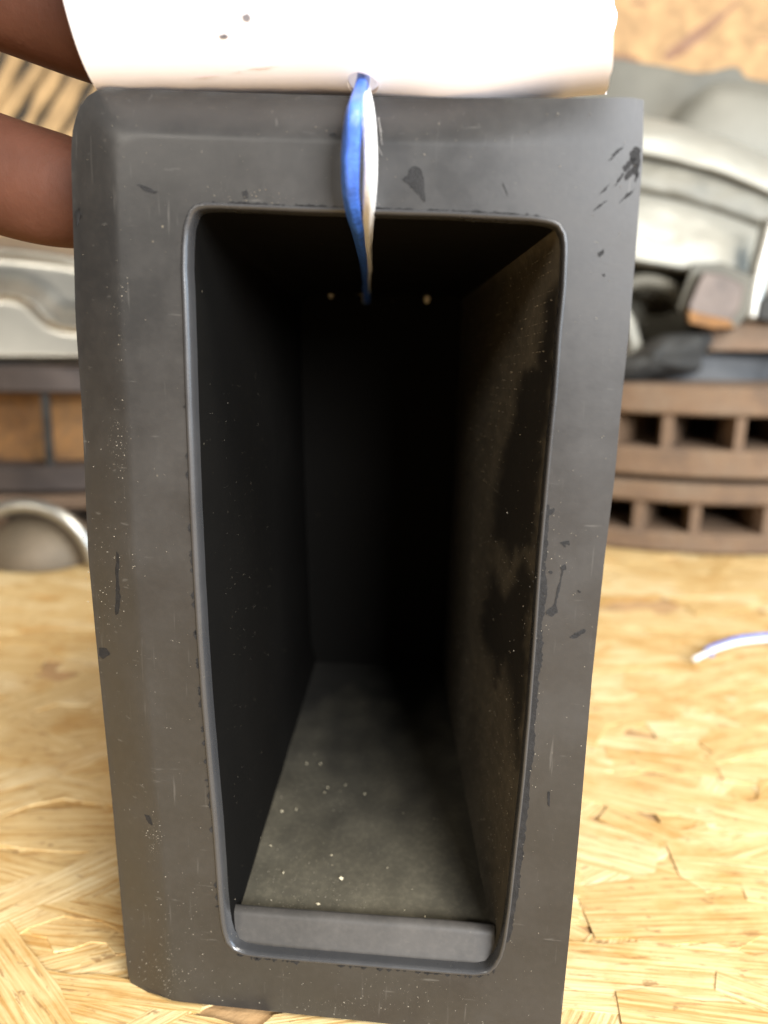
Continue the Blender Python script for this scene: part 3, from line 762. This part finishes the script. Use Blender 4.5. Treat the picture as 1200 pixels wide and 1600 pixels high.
# brown pad under the casting and black grimy boot
prism('lower_flange', [(1085, 512), (1180, 500), (1300, 505), (1300, 545), (1190, 549), (1110, 548)], KY-.025, KY+.02, M_RUSTD, .97)
boot = smooth_line([(940, 555), (955, 560), (985, 552), (1010, 535), (1040, 523), (1075, 520), (1110, 522), (1104, 545), (1094, 560), (1096, 578), (1080, 584), (1040, 590), (990, 598), (940, 604)], 48)
V = []; 
for t, yy in ((.0, -.062), (.35, -.060), (.7, -.054), (.9, -.044), (1, -.03), (1.0, .0)):
    for (u, v) in boot:
        q = onY(1020+(u-1020)*t, 562+(v-562)*t, KY+yy); q += Vector((0, 1, 0))*.006*noise.noise(q*90); V.append(q-KN.location)
fix_normals(mesh_obj('rubber_boot', V, grid(6, 48, True), M_GRIME_SHADE, KN))

# ------------------------------------------------------------------ slatted board seen between thumb and finger
SB = thing('slatted_board', 'tan board of slanted wooden slats with dark gaps, seen between finger and thumb', 'board', onY(60, 160, WALLY-.03))
bp = [onY(u, v, WALLY-.006)-SB.location for u, v in ((-140, -60), (300, -60), (300, 330), (-140, 330))]
mesh_obj('backing', bp+[p+Vector((0, .004, 0)) for p in bp], [(0, 3, 2, 1), (4, 5, 6, 7), (0, 1, 5, 4), (1, 2, 6, 5), (2, 3, 7, 6), (3, 0, 4, 7)], M_GRIME_SHADE, SB, False)
M_SLAT = simple('tan_slat', (.40, .255, .115), .7, 0, .35, 40, .3)
R = random.Random(4)
for k in range(11):
    u = -180+k*40; wv = 25
    pts = []
    for (du, dv) in ((0, 0), (wv, 0)):
        for s in range(9):
            f = s/8; pts.append((u+du+95-190*f+R.uniform(-7, 7), -20+dv+330*f*.98))
    A_ = [onY(a, b, WALLY-.014)-SB.location for a, b in pts]; B_ = [p+Vector((0, .007, 0)) for p in A_]
    V = A_+B_; F = []
    for s in range(8): F += [(s, s+1, 9+s+1, 9+s), (18+s, 27+s, 27+s+1, 18+s+1), (s, 18+s, 18+s+1, s+1), (9+s, 9+s+1, 27+s+1, 27+s)]
    F += [(0, 9, 27, 18), (8, 26, 35, 17)]
    fix_normals(mesh_obj('slat', V, F, M_SLAT, SB, False))

# ------------------------------------------------------------------ the hand
def skin_mat():
    m, nt, b, N, L = new_mat('skin'); oc = objcoord(nt)
    f = ramp(nt, tex_noise(nt, oc, 90, 5, .6), [(.3, (.066, .023, .012)), (.7, (.098, .037, .021))])  # skin tone darkened all over to stand in for shade
    L.new(f, b.inputs['Base Color']); b.inputs['Roughness'].default_value = .68; b.inputs['Specular IOR Level'].default_value = .22
    b.inputs['Subsurface Weight'].default_value = .12; b.inputs['Subsurface Radius'].default_value = (.006, .002, .001); b.inputs['Subsurface Scale'].default_value = .5
    bump(nt, b, tex_noise(nt, oc, 1, 5, .65, (420, 300, 300)), .22, .001); return m
M_SKIN = skin_mat()
HAND = thing('hand', 'bare hand reaching in from the left, gripping tube and panel from behind', 'hand', (-.16, .05, .14))
verts, edges_, rad = [], [], []
def node(p, r, parent=None):
    verts.append(Vector(p)-Vector(HAND.location)); rad.append(r)
    if parent is not None: edges_.append((parent, len(verts)-1))
    return len(verts)-1
def chain(pts, parent):
    for p, r in pts: parent = node(p, r, parent)
    return parent
root = node((-.175, .060, .158), .021)                                       # palm centre
wr = chain([((-.205, .075, .150), .024), ((-.245, .090, .142), .023), ((-.31, .115, .128), .027), ((-.40, .15, .11), .032)], root)
IY, HYt = .024, .026
i1 = onY(-40, -32, IY); i2 = onY(70, 12, IY); i3 = onY(180, 58, IY); i4 = onY(262, 84, IY)
kn = node((-.135, .048, .176), .0125, root)
chain([((-.112, .040, .176), .0095), ((i1.x*.5-.052, .030, .5*(i1.z+.176)), .0092), (tuple(i1), .0090), (tuple(i2), .0086), (tuple(i3), .0082), (tuple(i4), .0066)], kn)
k2 = node((-.140, .062, .190), .0125, root)
chain([((-.112, .054, .200), .0098), ((-.085, .045, .201), .0094), ((-.058, .041, .194), .0088), ((-.038, .040, .188), .007)], k2)
k3 = node((-.150, .079, .192), .012, root)
chain([((-.124, .078, .205), .0093), ((-.098, .070, .207), .0089), ((-.075, .064, .202), .0083), ((-.058, .062, .196), .0066)], k3)
k4 = node((-.162, .093, .186), .011, root)
chain([((-.142, .097, .198), .0082), ((-.122, .092, .202), .0078), ((-.105, .086, .199), .0073), ((-.092, .084, .194), .006)], k4)
t1 = onY(-70, 248, HYt); t2 = onY(25, 284, HYt); t3 = onY(120, 306, HYt); t4 = onY(190, 318, HYt)
t0 = node((-.150, .048, .136), .0150, root)
chain([((-.118, .038, .128), .0122), ((t1.x-.012, .030, t1.z+.004), .0102), (tuple(t1), .0098), (tuple(t2), .0098), (tuple(t3), .0094), (tuple(t4), .0070)], t0)
me = bpy.data.meshes.new('hand_skin'); me.from_pydata([tuple(v) for v in verts], edges_, []); me.materials.append(M_SKIN)
ho = bpy.data.objects.new('hand_skin', me); C.objects.link(ho); ho.parent = HAND
sm = ho.modifiers.new('Skin', 'SKIN'); sm.use_smooth_shade = True
for i, sv in enumerate(me.skin_vertices[0].data): sv.radius = (rad[i], rad[i]); sv.use_root = (i == 0)
ss = ho.modifiers.new('Subdivision', 'SUBSURF'); ss.levels = 2; ss.render_levels = 3
bpy.context.view_layer.update()
